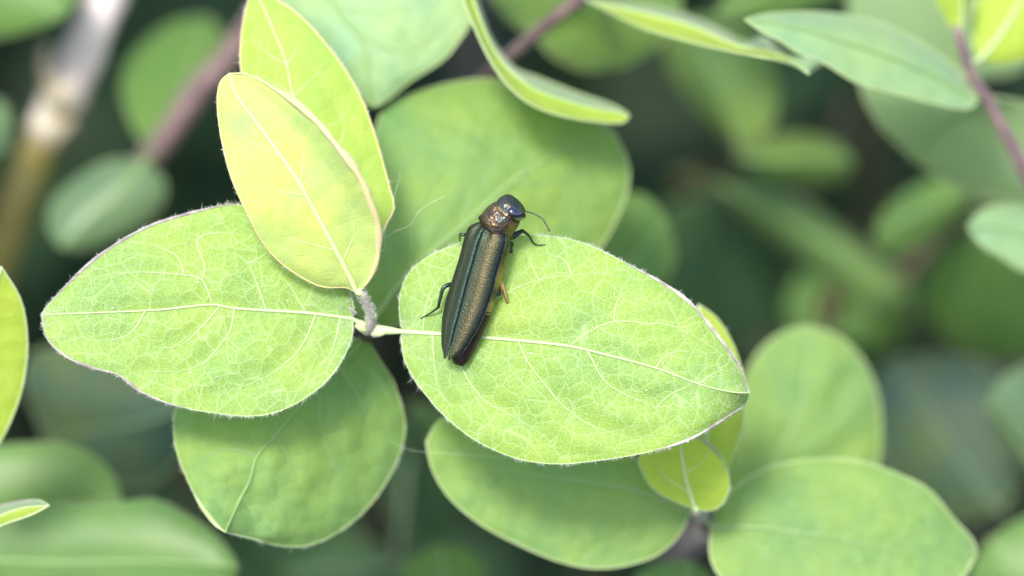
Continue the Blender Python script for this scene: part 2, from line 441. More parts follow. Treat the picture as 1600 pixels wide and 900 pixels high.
# ------------------------------------------------------------------ shoot carrying the beetle
nA = at(578, 514, .22); nA2 = at(564, 456, .08)
A = shoot(nA, 'downy shoot with the beetle on its broad right leaf and an upright yellow leaf pair')
def rip_L2(u, v, G):
    # the tip folds along its midrib, the lower margin near the tip turns down
    t = np.clip((u - .8) / .2, 0, 1)
    return .22 * t * t * np.abs(v) * (v < 0) + .08 * t * np.abs(v) * (v > 0)
L2 = make_leaf(A, [(628, 518), (624, 480), (628, 450), (645, 420), (680, 395), (730, 378), (800, 369), (868, 370), (920, 383), (980, 412),
                   (1040, 445), (1080, 475), (1110, 510), (1140, 550), (1160, 582), (1170, 614),
                   (1163, 632), (1135, 652), (1090, 680), (1045, 698), (990, 711), (930, 720), (870, 725), (810, 717), (750, 692), (700, 655), (660, 610), (635, 570), (627, 535)],
               15, [(628, 518), (690, 522), (810, 532), (890, 541), (950, 555), (1025, 575), (1092, 600), (1140, 612), (1170, 614)],
               d=(.20, -.06, .16, .05), bow=-.08, nu=64, nv=22, mid_w=(7, 1.3), vw=2.5, puff=.036, rim_w=.8, node=nA, pet=17, hairs=2600, fuzz=3200, seed=2,
               ripple=rip_L2, purple=[('A', .60, .985, 2.6), ('B', .72, .985, 2.2)],
               veins=[[(738, 524), (750, 490), (765, 473), (803, 452), (842, 437), (894, 430), (946, 428), (990, 436)],
                      [(890, 541), (920, 519), (959, 502), (1007, 505), (1055, 510), (1111, 541), (1137, 558)],
                      [(810, 534), (825, 566), (855, 605), (877, 631), (920, 662), (964, 679), (1007, 692)],
                      [(918, 547), (942, 592), (972, 614), (1024, 638), (1033, 662), (1028, 680)],
                      [(700, 523), (717, 566), (734, 597), (758, 627), (790, 644), (834, 670), (877, 705)],
                      [(676, 522), (678, 560), (684, 606), (700, 630)],
                      [(1092, 600), (1111, 586), (1128, 579), (1150, 585)], [(1025, 575), (1037, 558), (1059, 549), (1090, 552)],
                      [(660, 519), (668, 470), (690, 430), (720, 408)], [(1024, 638), (1050, 615), (1085, 603)],
                      [(894, 430), (880, 405), (845, 395)],
                      [(842, 437), (830, 410), (836, 392)], [(959, 502), (965, 470), (985, 450)]])
L1 = make_leaf(A, [(552, 498), (550, 468), (534, 430), (500, 385), (440, 335), (372, 320), (310, 330), (230, 355), (160, 396), (110, 440), (74, 478), (65, 492),
                   (74, 530), (108, 560), (150, 576), (185, 586), (220, 612), (275, 634), (340, 646), (400, 650), (450, 637), (500, 605), (530, 570), (549, 530)],
               11, [(552, 498), (480, 489), (370, 482), (330, 476), (250, 484), (190, 487), (110, 490), (65, 492)],
               d=(.20, .10, .10, -.06), bow=-.06, nu=56, nv=22, mid_w=(5.5, 1.5), vw=2.5, puff=.036, rim_w=.8, node=nA, pet=13, hairs=2400, fuzz=2600, seed=1,
               purple=[('A', .42, .97, 2.3), ('B', .54, .97, 2.0)],
               veins=[[(332, 476), (316, 437), (290, 430), (220, 425), (165, 430), (140, 443), (127, 476)],
                      [(316, 437), (320, 416), (308, 376), (336, 364), (372, 366), (410, 376)],
                      [(416, 485), (400, 440), (388, 412), (365, 396), (340, 400)], [(288, 429), (276, 400), (236, 382), (212, 380)],
                      [(366, 482), (360, 516), (340, 544), (316, 568), (280, 580), (216, 580)],
                      [(494, 490), (472, 540), (436, 576), (400, 596), (336, 620)], [(344, 478), (312, 514), (280, 540), (236, 544)],
                      [(228, 485), (208, 516), (182, 530), (130, 532)], [(532, 495), (520, 544), (500, 572), (470, 600)],
                      [(388, 412), (410, 400), (430, 380)], [(478, 489), (455, 450), (430, 420)]])
rg = random.Random(31)
for lf_, spots in ((L1, [(340, 590, 2.4), (176, 482, 2), (309, 441, 1.8), (255, 560, 1.4), (450, 470, 1.5), (200, 450, 1.6)]),
                   (L2, [(756, 508, 3.2), (830, 552, 2.4), (1010, 610, 1.8), (700, 600, 1.6), (960, 460, 1.6), (1075, 690, 1.7), (850, 680, 1.5)])):
    for (x, y, w) in spots:
        c = at(x, y, lf_.depth(x, y) - .003); V, Fc = [], []
        for q, rr in ((-.4, .7), (.3, 1.0), (.9, .5)):
            for k in range(6): V.append(c + (R * math.cos(k * 1.047) * rr * rg.uniform(.6, 1.3) + U * math.sin(k * 1.047) * rr * rg.uniform(.5, 1) - F * q * .6) * w * S)
        for q in range(2):
            for k in range(6): Fc.append((q * 6 + k, q * 6 + (k + 1) % 6, q * 6 + 6 + (k + 1) % 6, q * 6 + 6 + k))
        Fc.append(tuple(range(12, 18))); build('speck', V, Fc, M['rim_p'] if (x, y) in ((340, 590), (700, 600)) else M['hair'], lf_.o)
# the short stem above the node and the upright yellow pair
make_leaf(A, [(563, 452), (530, 440), (480, 390), (420, 280), (380, 130), (377, 60), (384, 15), (396, -18), (432, 0), (464, 21), (501, 59), (538, 107),
              (565, 155), (581, 197), (597, 250), (610, 298), (616, 325), (603, 352), (592, 384), (586, 421), (574, 442)],
          7, [(563, 452), (530, 350), (490, 240), (458, 149), (448, 101), (432, 59), (411, 10), (396, -18)],
          d=(.12, .55, -.05, .10), bow=-.02, mat='yellow_b', nu=46, nv=16, vein_mat='vein', mid_w=(5, 2), vw=2.4, node=nA2, rim='rim_y', rim_w=1.5, hairs=1100, fuzz=500, seed=4,
          veins=[[(448, 101), (462, 80), (466, 62)], [(458, 149), (490, 120), (505, 95)], [(448, 101), (420, 85), (395, 60)], [(478, 205), (530, 190), (548, 160)],
                 [(500, 265), (535, 215), (534, 150)], [(515, 310), (560, 290), (580, 250)], [(458, 149), (430, 130), (400, 112)]])
def rip_Y1(u, v, G):
    r = np.clip((v * -1 - .55) / .45, 0, 1)      # one margin rolls forward
    return -.10 * r ** 1.5 * np.sin(math.pi * u) ** .5 + .05 * np.sin(u * 9) * np.abs(v) ** 2
make_leaf(A, [(558, 458), (540, 449), (500, 447), (452, 421), (415, 385), (385, 330), (361, 275), (346, 215), (340, 160), (345, 128), (359, 115),
              (385, 116), (415, 130), (455, 155), (490, 185), (522, 222), (555, 265), (577, 310), (590, 350), (591, 395), (582, 428), (569, 448)],
          10, [(558, 458), (540, 420), (500, 345), (470, 290), (440, 245), (400, 190), (368, 145), (359, 115)],
          d=(.08, -.02, .02, -.02), bow=-.16, mat='yellow', nu=46, nv=16, vein_mat='vein_y', mid_w=(9, 3), vw=2.6, node=nA2, pet=13, rim='rim_y', rim_w=1.6, hairs=700, fuzz=700, seed=3, purple=[('B', .02, .93, 5.5, 'rim_y')],
          ripple=rip_Y1, veins=[[(478, 305), (440, 300), (415, 290), (390, 300)], [(525, 392), (480, 380), (440, 372)],
                 [(440, 245), (400, 225), (370, 215)], [(470, 290), (474, 250), (468, 215)], [(535, 410), (552, 370), (556, 330)]])
stem_piece(A, [nA + F * .3 + R * .02, nA, at(579, 492, .16), at(571, 471, .11), nA2 + R * .01], [.040, .040, .031, .028, .024], 'stem_g', name='stem_tip')
Vh, Fh = [], []; rg = random.Random(12)
for _ in range(420):
    p = nA.lerp(at(580, 490, .15), rg.random() * 2) if rg.random() < .5 else at(580, 490, .15).lerp(nA2, rg.random())
    p = at(580, 490, .15).lerp(nA2, rg.random()) if rg.random() < .6 else nA.lerp(at(580, 490, .15), rg.random())
    dr = (R * rg.gauss(0, 1) + U * rg.gauss(0, 1) - F * rg.uniform(0, 1)).normalized()
    hair_geo(p + dr * .022, dr + U * .4, S * rg.uniform(4, 9), S * .3, Vh, Fh, U * rg.uniform(-.3, .3))
tag(build('down', Vh, Fh, M['hair'], A), kind='stuff')
# bud scale and node swelling
V, Fc = tube_geo([at(574, 518, .22), at(563, 512, .18), at(555, 508, .17)], [.026, .02, .008], 8); build('axillary_bud', V, Fc, M['petiole'], A)
V, Fc = tube_geo([at(584, 520, .22), at(594, 520, .19), at(602, 520, .18)], [.028, .024, .01], 8); build('axillary_bud', V, Fc, M['petiole'], A)
V, Fc = tube_geo([at(556, 490, .12), at(549, 485, .10), at(545, 477, .09)], [.012, .009, .002], 6); build('bud_scale', V, Fc, M['rim_p'], A)
nA3 = at(576, 520, .75)
def rip_L3(u, v, G):
    t = np.clip((u - .86) / .14, 0, 1); return -.14 * t * t + .10 * np.clip(1 - np.hypot(G[..., 0] - 385, G[..., 1] - 790) / 60, 0, 1)
make_leaf(A, [(572, 528), (592, 560), (615, 598), (630, 645), (632, 682), (616, 730), (585, 780), (545, 820), (490, 850), (440, 853), (395, 842), (352, 832),
              (333, 815), (308, 780), (285, 730), (273, 690), (274, 640), (300, 600), (380, 560), (480, 535)],
          11, [(572, 528), (520, 580), (469, 634), (431, 680), (402, 712), (390, 752), (375, 780), (352, 832)],
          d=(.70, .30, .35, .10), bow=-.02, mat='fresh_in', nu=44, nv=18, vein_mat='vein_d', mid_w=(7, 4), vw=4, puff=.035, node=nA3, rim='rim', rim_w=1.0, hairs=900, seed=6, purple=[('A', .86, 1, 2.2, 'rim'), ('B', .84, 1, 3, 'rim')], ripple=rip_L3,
          veins=[[(402, 712), (360, 701), (329, 710), (314, 737), (322, 767), (340, 785)], [(500, 605), (500, 650), (510, 690), (518, 725), (500, 770)], [(378, 776), (392, 795), (400, 812)],
                 [(431, 680), (450, 715), (448, 750)], [(469, 634), (420, 640), (370, 655), (330, 660)], [(530, 570), (560, 620), (580, 680), (570, 730)], [(545, 552), (590, 590), (612, 640)], [(518, 725), (545, 745), (560, 770)]])
make_leaf(A, [(578, 508), (556, 488), (552, 430), (570, 340), (582, 250), (588, 200), (602, 170), (640, 148), (700, 131), (760, 124), (830, 134), (900, 165), (958, 205), (982, 258), (979, 300),
              (962, 345), (930, 395), (870, 430), (780, 460), (690, 490), (620, 508)],
          12, [(578, 508), (640, 425), (720, 356), (800, 285), (880, 235), (958, 205)],
          d=(.75, 1.6, .35, .25), bow=-.05, mat='fresh_b', nu=34, nv=16, vein_mat='vein_d', mid_w=(12, 4), vw=5, puff=.03, node=nA3, rim='rim', rim_w=1.5, seed=7,
          veins=[[(640, 425), (650, 340), (700, 250)], [(720, 356), (750, 270), (800, 210)], [(720, 356), (800, 350), (880, 330)], [(800, 285), (840, 230), (850, 180)], [(800, 285), (870, 285), (930, 270)], [(610, 465), (608, 380), (630, 290)], [(640, 425), (720, 430), (800, 420)]])
stem_down(A, nA3, .055, 'stem_k', 4.5, lead=[nA + F * .05, nA.lerp(nA3, .5)])

# ------------------------------------------------------------------ lower right shoot
nB = at(1096, 806, 1.0)
Bs = shoot(nB, 'shoot with two small yellow leaves between a pair of broad pale green leaves')
make_leaf(Bs, [(1078, 800), (1064, 832), (1030, 865), (985, 882), (930, 888), (870, 876), (800, 846), (745, 815), (700, 775), (675, 732), (666, 690),
               (690, 655), (760, 640), (860, 650), (950, 685), (1020, 740), (1058, 778)],
          10, [(1078, 800), (1000, 768), (930, 755), (800, 735), (720, 705), (666, 690)], d=(1.0, .85, .0, .15), mat='fresh_b', vein_mat='vein_d', mid_w=(8, 2), vw=4, node=nB, seed=8, rim='rim', rim_w=1.5,
          veins=[[(1000, 768), (930, 800), (860, 815)], [(900, 750), (820, 780), (760, 785)], [(1000, 768), (940, 720), (860, 690)], [(800, 735), (740, 745), (700, 740)], [(1040, 785), (1000, 830), (940, 860)], [(900, 750), (850, 715), (780, 690)]])
make_leaf(Bs, [(1112, 822), (1120, 790), (1150, 762), (1190, 735), (1240, 721), (1300, 717), (1360, 725), (1410, 744), (1452, 766), (1490, 812), (1520, 845), (1524, 868),
               (1500, 905), (1440, 930), (1300, 945), (1180, 932), (1130, 906), (1110, 868)],
          11, [(1112, 822), (1200, 826), (1300, 840), (1400, 860), (1524, 868)], d=(1.05, 1.25, .2, -.1), bow=-.1, mat='fresh_b', vein_mat='vein_d', mid_w=(8, 2), vw=4, node=nB, seed=9, rim='rim', rim_w=1.7,
          veins=[[(1200, 826), (1270, 780), (1340, 765)], [(1300, 840), (1370, 800), (1430, 800)], [(1230, 828), (1300, 870), (1380, 890)], [(1150, 823), (1190, 780), (1250, 745)], [(1160, 824), (1200, 870), (1270, 905)], [(1380, 856), (1440, 830), (1480, 830)]])
nB2 = at(1090, 797, .72)
make_leaf(Bs, [(1096, 792), (1060, 720), (1050, 640), (1060, 560), (1075, 510), (1092, 476), (1122, 500), (1148, 545), (1163, 600), (1162, 650), (1150, 700), (1128, 750)],
          5, [(1096, 792), (1105, 700), (1105, 600), (1092, 476)], d=(.75, .8, .05, .05), mat='yellow2', vein_mat='vein', mid_w=(6, 3), node=nB2, seed=11, rim_w=1.3, hairs=200)
make_leaf(Bs, [(1086, 795), (1058, 785), (1022, 765), (1004, 738), (999, 712), (1022, 690), (1060, 672), (1092, 684), (1120, 708), (1136, 735), (1139, 765), (1126, 790), (1104, 798)],
          6, [(1086, 795), (1070, 740), (1060, 672)], d=(.7, .45, .0, .0), mat='yellow2', vein_mat='vein', mid_w=(7, 3), vw=3, node=nB2, seed=10, rim='rim', rim_w=1.3, hairs=260,
          purple=[('B', .55, .95, 1.6)], veins=[[(1078, 770), (1040, 745), (1030, 720)], [(1070, 740), (1100, 720), (1110, 705)]])
stem_piece(Bs, [nB + F * .1, nB, nB2], [.045, .05, .035], 'stem_g', name='stem_tip')
nC = at(1130, 850, 2.1)
make_leaf(Bs, [(1140, 842), (1118, 800), (1132, 730), (1148, 650), (1165, 590), (1190, 546), (1228, 518), (1265, 510), (1312, 528), (1350, 568), (1371, 620), (1376, 680), (1366, 740), (1320, 805), (1240, 850)],
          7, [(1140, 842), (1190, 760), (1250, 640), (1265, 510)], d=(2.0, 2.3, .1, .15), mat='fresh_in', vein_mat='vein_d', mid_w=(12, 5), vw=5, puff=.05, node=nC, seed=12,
          veins=[[(1190, 760), (1170, 690), (1180, 620)], [(1225, 690), (1290, 650), (1330, 590)], [(1245, 650), (1220, 600), (1225, 555)], [(1200, 740), (1280, 730), (1345, 680)]], rim='rim', rim_w=1.7)
stem_down(Bs, nC, .055, 'stem_p', 4, lead=[nB, nB.lerp(nC, .5)])

# ------------------------------------------------------------------ right-hand purple shoot
nR = at(1500, 62, 1.6)
Rs = shoot(nR, 'purple-stemmed shoot with a long pale leaf and yellow young leaves at its top')
nR1 = at(1528, 150, 1.7)
stem_piece(Rs, [at(1496, 40, 1.6), nR, at(1520, 120, 1.65), at(1545, 160, 1.7), at(1575, 215, 1.75), at(1612, 290, 1.9), at(1660, 380, 2.4)], [.028, .034, .036, .042, .042, .048, .055], 'stem_p', name='stem', n=12, seg=40)
make_leaf(Rs, [(1526, 158), (1512, 126), (1460, 80), (1400, 46), (1330, 25), (1260, 19), (1200, 22), (1165, 30), (1186, 46), (1216, 62), (1250, 84), (1290, 100), (1340, 130), (1400, 146), (1460, 162), (1512, 170)],
          7, [(1526, 158), (1440, 110), (1340, 72), (1250, 45), (1165, 30)], d=(1.6, .95, .35, -.1), bow=-.05, mat='glauc', vein_mat='vein_d', mid_w=(7, 3), node=nR1, seed=14, rim='rim', rim_w=1.6)
make_leaf(Rs, [(1545, 150), (1500, 110), (1420, 105), (1360, 110), (1345, 130), (1372, 190), (1430, 250), (1500, 295), (1560, 311), (1630, 305), (1660, 230), (1620, 170)],
          6, [(1545, 150), (1480, 190), (1430, 250)], d=(2.0, 2.8, .1, .1), mat='pale', vein_mat='vein_d', mid_w=(9, 5), node=nR1, seed=15, rim='rim', rim_w=2)
make_leaf(Rs, [(1500, 58), (1478, 30), (1462, -5), (1470, -40), (1500, -60), (1515, -20), (1512, 25)], 4, d=(1.6, 1.4, .05, .05), mat='yellow2', vein_mat='vein', node=nR, seed=16, mid_w=(6, 3))
make_leaf(Rs, [(1530, 95), (1518, 50), (1528, 0), (1560, -50), (1640, -70), (1660, 0), (1625, 80), (1570, 100)], 4, d=(1.7, 1.9, .1, .1), mat='yellow2', vein_mat='vein', node=at(1512, 100, 1.62), seed=17, mid_w=(8, 4))
stem_down(Rs, at(1655, 372, 2.4), .05, 'stem_p', 3, name='stem', lead=[at(1640, 345, 2.3)])

# ------------------------------------------------------------------ shoots entering from above
nT = at(916, -8, 1.7)
Ts = shoot(nT, 'shoot on a thin brown stem whose long drooping leaf has a crinkled tip')
stem_piece(Ts, [at(960, -45, 1.6), nT, at(850, 42, 1.9), at(792, 92, 2.2), at(740, 140, 2.7), at(700, 180, 3.6)], [.036, .038, .038, .042, .045, .05], 'stem_p', name='stem', n=12)
def rip_T4(u, v, G):
    return .14 * np.sin(u * 17 + v * 2) * np.clip((u - .55) / .3, 0, 1)
make_leaf(Ts, [(918, 0), (980, 4), (1060, 20), (1120, 44), (1165, 68), (1196, 55), (1208, 72), (1232, 84), (1268, 84), (1286, 96), (1264, 116),
               (1246, 104), (1216, 95), (1150, 82), (1080, 66), (1000, 42)],
          10, [(918, 4), (1000, 19), (1080, 40), (1150, 70), (1210, 82), (1264, 116)], d=(1.6, .85, .75, -.25), mat='glauc', matB='yellow2', nu=40, nv=10, vein_mat='vein', mid_w=(3, 2), node=nT, seed=18, rim='rim', rim_w=1.5, ripple=rip_T4)
make_leaf(Ts, [(935, -12), (860, -30), (822, 0), (836, 52), (868, 90), (922, 110), (980, 102), (1032, 70), (1062, 20), (1050, -40), (990, -60)],
          6, [(935, -12), (950, 40), (980, 102)], d=(2.4, 3.0, .1, .1), mat='fresh_b', vein_mat='vein_d', node=nT, seed=19, mid_w=(8, 4))
make_leaf(Ts, [(905, -20), (870, -50), (800, -60), (765, -20), (778, 10), (800, 36), (838, 52), (880, 20)], 5, d=(2.3, 2.9, .1, .1), mat='fresh_b', vein_mat='vein_d', node=nT, seed=20, mid_w=(8, 4))
stem_down(Ts, at(705, 175, 3.5), .05, 'stem_p', 4, lead=[at(722, 158, 3.1)])

nU = at(470, -120, 1.6)
Us = shoot(nU, 'shoot above the yellow pair with one broad whitish green hanging leaf')
make_leaf(Us, [(478, -70), (560, -95), (660, -80), (715, -40), (736, 0), (738, 30), (716, 65), (690, 95), (640, 127), (606, 155), (582, 168),
               (552, 140), (515, 95), (475, 45), (440, 0), (440, -40)],
          10, [(478, -70), (524, 11), (565, 64), (582, 168)], d=(1.7, 1.35, .05, .15), bow=-.15, mat='glauc', vein_mat='vein_d', mid_w=(11, 5), vw=5, node=nU, seed=21, rim='rim', rim_w=1.6, wob=.06,
          veins=[[(524, 11), (600, 20), (660, 0)], [(555, 50), (620, 80), (680, 60)], [(500, -30), (600, -20), (690, -10)]])
stem_down(Us, nU, .05, 'stem_p', 6)

nU2 = at(722, -110, 1.0)
U2s = shoot(nU2, 'shoot with a single curled leaf seen almost edge on, its rim turned up')
make_leaf(U2s, [(722, -70), (740, -20), (752, 20), (768, 62), (802, 106), (842, 122), (900, 145), (958, 165), (983, 180),
                (972, 192), (930, 190), (880, 182), (830, 164), (792, 132), (764, 92), (738, 36), (722, -10)],
          8, [(722, -70), (745, 15), (780, 90), (830, 136), (900, 162), (983, 180)], d=(.9, 1.2, .65, -.2), bow=-.1, mat='glauc', matB='yellow2', nu=36, nv=10, vein_mat='vein', mid_w=(3, 2), node=nU2, seed=22, rim='rim', rim_w=1.6)
stem_down(U2s, nU2, .05, 'stem_p', 7)

# ------------------------------------------------------------------ other leaves, each pair on its own stem
def bg(label, leaves, node, back=3.5, stem='stem_d', r0=.05, side=0):
    nd = at(*node); s = shoot(nd, label)
    for i, L in enumerate(leaves):
        ol, tip, d, mat = L[:4]; kw = L[4] if len(L) > 4 else {}
        k = dict(vein_mat='vein_d', mid_w=(9, 4), nu=22, nv=9, node=nd, seed=30 + int(abs(ol[0][0]) + ol[0][1]) % 97, rim='rim_d', rim_w=1.8)
        if mat in ('dark', 'blue'): k['vein_mat'] = 'vein_k'
        k.update(kw)
        make_leaf(s, ol, tip, d=d, mat=mat, **k)
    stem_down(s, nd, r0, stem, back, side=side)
    return s

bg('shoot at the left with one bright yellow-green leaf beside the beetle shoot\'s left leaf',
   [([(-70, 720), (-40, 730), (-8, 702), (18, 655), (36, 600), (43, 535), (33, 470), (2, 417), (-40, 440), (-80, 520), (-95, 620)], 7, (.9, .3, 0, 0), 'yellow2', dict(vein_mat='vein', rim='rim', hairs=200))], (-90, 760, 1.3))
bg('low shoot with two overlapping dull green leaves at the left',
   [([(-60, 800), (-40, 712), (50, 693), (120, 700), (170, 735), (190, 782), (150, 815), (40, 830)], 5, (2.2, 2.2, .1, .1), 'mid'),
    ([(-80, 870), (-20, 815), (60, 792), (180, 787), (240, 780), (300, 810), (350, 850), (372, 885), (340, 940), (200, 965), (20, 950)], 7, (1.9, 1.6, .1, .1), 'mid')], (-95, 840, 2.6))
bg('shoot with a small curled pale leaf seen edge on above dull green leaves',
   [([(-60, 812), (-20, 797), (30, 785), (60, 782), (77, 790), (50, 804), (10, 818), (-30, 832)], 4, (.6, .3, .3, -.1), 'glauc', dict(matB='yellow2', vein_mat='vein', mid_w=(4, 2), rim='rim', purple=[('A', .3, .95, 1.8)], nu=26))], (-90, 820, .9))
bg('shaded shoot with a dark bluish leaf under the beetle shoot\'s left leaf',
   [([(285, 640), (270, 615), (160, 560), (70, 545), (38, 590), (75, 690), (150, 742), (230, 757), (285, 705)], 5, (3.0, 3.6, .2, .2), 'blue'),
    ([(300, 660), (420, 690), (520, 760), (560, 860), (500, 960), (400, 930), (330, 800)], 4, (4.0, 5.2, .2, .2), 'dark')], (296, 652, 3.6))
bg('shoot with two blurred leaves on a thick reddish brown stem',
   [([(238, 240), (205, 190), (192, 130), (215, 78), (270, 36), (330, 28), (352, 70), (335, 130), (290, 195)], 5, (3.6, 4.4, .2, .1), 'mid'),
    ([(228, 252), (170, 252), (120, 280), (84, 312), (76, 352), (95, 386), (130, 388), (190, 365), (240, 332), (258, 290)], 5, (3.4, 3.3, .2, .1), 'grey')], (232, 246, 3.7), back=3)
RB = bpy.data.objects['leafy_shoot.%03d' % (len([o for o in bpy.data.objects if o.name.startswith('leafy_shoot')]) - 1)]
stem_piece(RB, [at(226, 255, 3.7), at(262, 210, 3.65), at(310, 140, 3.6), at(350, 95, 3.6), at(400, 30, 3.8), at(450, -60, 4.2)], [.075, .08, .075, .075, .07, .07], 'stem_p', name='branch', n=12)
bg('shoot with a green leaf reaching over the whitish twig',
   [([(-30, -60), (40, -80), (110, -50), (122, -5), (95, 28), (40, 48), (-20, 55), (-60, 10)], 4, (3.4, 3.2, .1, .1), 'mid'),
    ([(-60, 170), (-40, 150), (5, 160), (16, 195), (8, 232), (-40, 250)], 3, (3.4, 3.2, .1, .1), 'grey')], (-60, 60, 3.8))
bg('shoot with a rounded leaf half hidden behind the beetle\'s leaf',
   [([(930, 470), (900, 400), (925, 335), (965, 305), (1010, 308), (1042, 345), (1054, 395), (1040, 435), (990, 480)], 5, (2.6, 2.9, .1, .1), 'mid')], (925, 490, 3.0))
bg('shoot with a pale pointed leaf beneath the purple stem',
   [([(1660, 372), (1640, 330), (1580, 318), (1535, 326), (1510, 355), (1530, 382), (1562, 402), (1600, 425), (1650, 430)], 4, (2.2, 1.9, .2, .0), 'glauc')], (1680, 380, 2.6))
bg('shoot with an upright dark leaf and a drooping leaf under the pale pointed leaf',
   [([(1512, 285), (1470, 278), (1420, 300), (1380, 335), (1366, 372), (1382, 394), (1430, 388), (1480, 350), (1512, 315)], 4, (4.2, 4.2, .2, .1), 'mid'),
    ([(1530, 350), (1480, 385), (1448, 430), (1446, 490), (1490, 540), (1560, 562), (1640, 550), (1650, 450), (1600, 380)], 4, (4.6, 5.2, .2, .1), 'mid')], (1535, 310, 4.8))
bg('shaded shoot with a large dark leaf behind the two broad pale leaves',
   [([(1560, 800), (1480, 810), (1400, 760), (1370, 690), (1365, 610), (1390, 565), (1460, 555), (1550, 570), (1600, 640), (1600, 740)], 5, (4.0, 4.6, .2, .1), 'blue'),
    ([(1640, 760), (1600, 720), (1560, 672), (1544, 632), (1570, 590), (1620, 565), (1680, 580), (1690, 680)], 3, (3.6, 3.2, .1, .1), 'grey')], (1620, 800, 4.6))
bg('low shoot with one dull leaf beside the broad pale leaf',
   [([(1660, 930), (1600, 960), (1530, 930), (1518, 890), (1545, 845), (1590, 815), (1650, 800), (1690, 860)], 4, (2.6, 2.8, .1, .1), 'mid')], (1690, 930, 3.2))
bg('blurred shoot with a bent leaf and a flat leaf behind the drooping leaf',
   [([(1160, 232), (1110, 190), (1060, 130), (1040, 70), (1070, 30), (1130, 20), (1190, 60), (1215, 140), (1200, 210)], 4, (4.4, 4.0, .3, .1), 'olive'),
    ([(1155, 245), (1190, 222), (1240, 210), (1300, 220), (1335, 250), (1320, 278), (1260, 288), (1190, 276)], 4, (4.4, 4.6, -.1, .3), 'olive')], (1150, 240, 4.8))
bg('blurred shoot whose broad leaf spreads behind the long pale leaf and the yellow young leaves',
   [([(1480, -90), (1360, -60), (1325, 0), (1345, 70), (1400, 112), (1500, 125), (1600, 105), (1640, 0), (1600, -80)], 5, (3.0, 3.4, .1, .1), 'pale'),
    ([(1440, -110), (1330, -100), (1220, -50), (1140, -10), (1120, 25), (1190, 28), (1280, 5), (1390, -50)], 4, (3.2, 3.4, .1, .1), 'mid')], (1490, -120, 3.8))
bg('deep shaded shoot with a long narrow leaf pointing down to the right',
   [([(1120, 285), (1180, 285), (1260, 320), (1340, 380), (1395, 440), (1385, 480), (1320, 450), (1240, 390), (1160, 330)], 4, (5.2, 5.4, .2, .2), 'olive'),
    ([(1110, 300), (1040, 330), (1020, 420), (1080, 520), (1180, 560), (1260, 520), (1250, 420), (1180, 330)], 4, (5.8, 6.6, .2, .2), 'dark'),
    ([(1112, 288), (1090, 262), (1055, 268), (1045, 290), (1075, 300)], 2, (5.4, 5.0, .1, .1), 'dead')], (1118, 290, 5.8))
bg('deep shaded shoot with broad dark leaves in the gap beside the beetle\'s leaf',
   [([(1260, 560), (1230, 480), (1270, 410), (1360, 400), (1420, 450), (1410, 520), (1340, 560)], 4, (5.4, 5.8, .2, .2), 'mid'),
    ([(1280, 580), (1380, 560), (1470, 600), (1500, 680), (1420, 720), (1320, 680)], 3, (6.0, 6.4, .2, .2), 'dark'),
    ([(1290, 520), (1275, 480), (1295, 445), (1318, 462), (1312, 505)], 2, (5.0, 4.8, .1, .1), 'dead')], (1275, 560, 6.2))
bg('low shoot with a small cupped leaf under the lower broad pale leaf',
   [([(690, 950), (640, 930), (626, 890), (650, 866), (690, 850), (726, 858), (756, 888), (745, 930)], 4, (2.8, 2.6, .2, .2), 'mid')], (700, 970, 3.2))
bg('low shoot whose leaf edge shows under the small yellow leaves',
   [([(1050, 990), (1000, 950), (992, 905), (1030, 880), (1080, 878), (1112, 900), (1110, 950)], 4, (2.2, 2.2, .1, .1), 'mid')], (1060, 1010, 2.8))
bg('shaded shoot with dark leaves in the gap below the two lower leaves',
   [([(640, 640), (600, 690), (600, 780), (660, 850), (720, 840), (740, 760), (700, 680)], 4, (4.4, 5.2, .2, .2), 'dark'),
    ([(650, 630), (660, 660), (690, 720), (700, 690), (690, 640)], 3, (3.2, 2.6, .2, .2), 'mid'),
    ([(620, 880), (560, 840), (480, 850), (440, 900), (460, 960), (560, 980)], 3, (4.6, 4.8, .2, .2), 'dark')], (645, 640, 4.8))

def twig(label, pts, r):
    t = empty('bare_twig', at(*pts[-1]), label, 'twig', 'bare twigs inside the shrub')
    P = [at(*p) for p in pts]; e = P[-1]
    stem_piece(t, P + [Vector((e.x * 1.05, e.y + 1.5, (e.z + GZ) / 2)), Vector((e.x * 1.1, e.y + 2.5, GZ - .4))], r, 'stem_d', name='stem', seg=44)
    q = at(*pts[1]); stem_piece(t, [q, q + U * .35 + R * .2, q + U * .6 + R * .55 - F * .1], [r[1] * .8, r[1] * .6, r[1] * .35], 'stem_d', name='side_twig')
twig('thin brown twig crossing the dark gap below the drooping leaf', [(1330, 150, 6.2), (1250, 330, 6.4), (1215, 480, 6.6), (1190, 640, 7.0)], [.04, .05, .06, .07, .1, .14])
twig('thin brown twig leaning behind the upright dark leaf at the right', [(1560, 250, 6.0), (1420, 420, 6.0), (1310, 540, 6.2), (1240, 700, 6.8)], [.05, .055, .06, .07, .1, .14])
# ------------------------------------------------------------------ old woody twig
tw = empty('woody_twig', at(20, 380, 5.2), 'thick old twig with a whitish peeled upper length and olive lower bark', 'twig')
stem_piece(tw, [at(96, 160, 4.1), at(118, 110, 4.0), at(140, 60, 3.95), at(172, -20, 3.9), at(210, -130, 4.0)], [.125, .135, .125, .118, .11], 'bark_w', name='peeled_length', n=14, rough=.25)
stem_piece(tw, [at(98, 156, 4.12), at(70, 215, 4.25), at(42, 280, 4.45), at(18, 350, 4.7), at(-20, 460, 5.2), at(-60, 600, 6)] + [Vector((-4.2, 8, -10)), Vector((-4.6, 9, GZ - .4))],
           [.115, .135, .145, .15, .16, .18, .2, .24], 'bark_o', name='bark_length', n=14, rough=.2, seg=50)

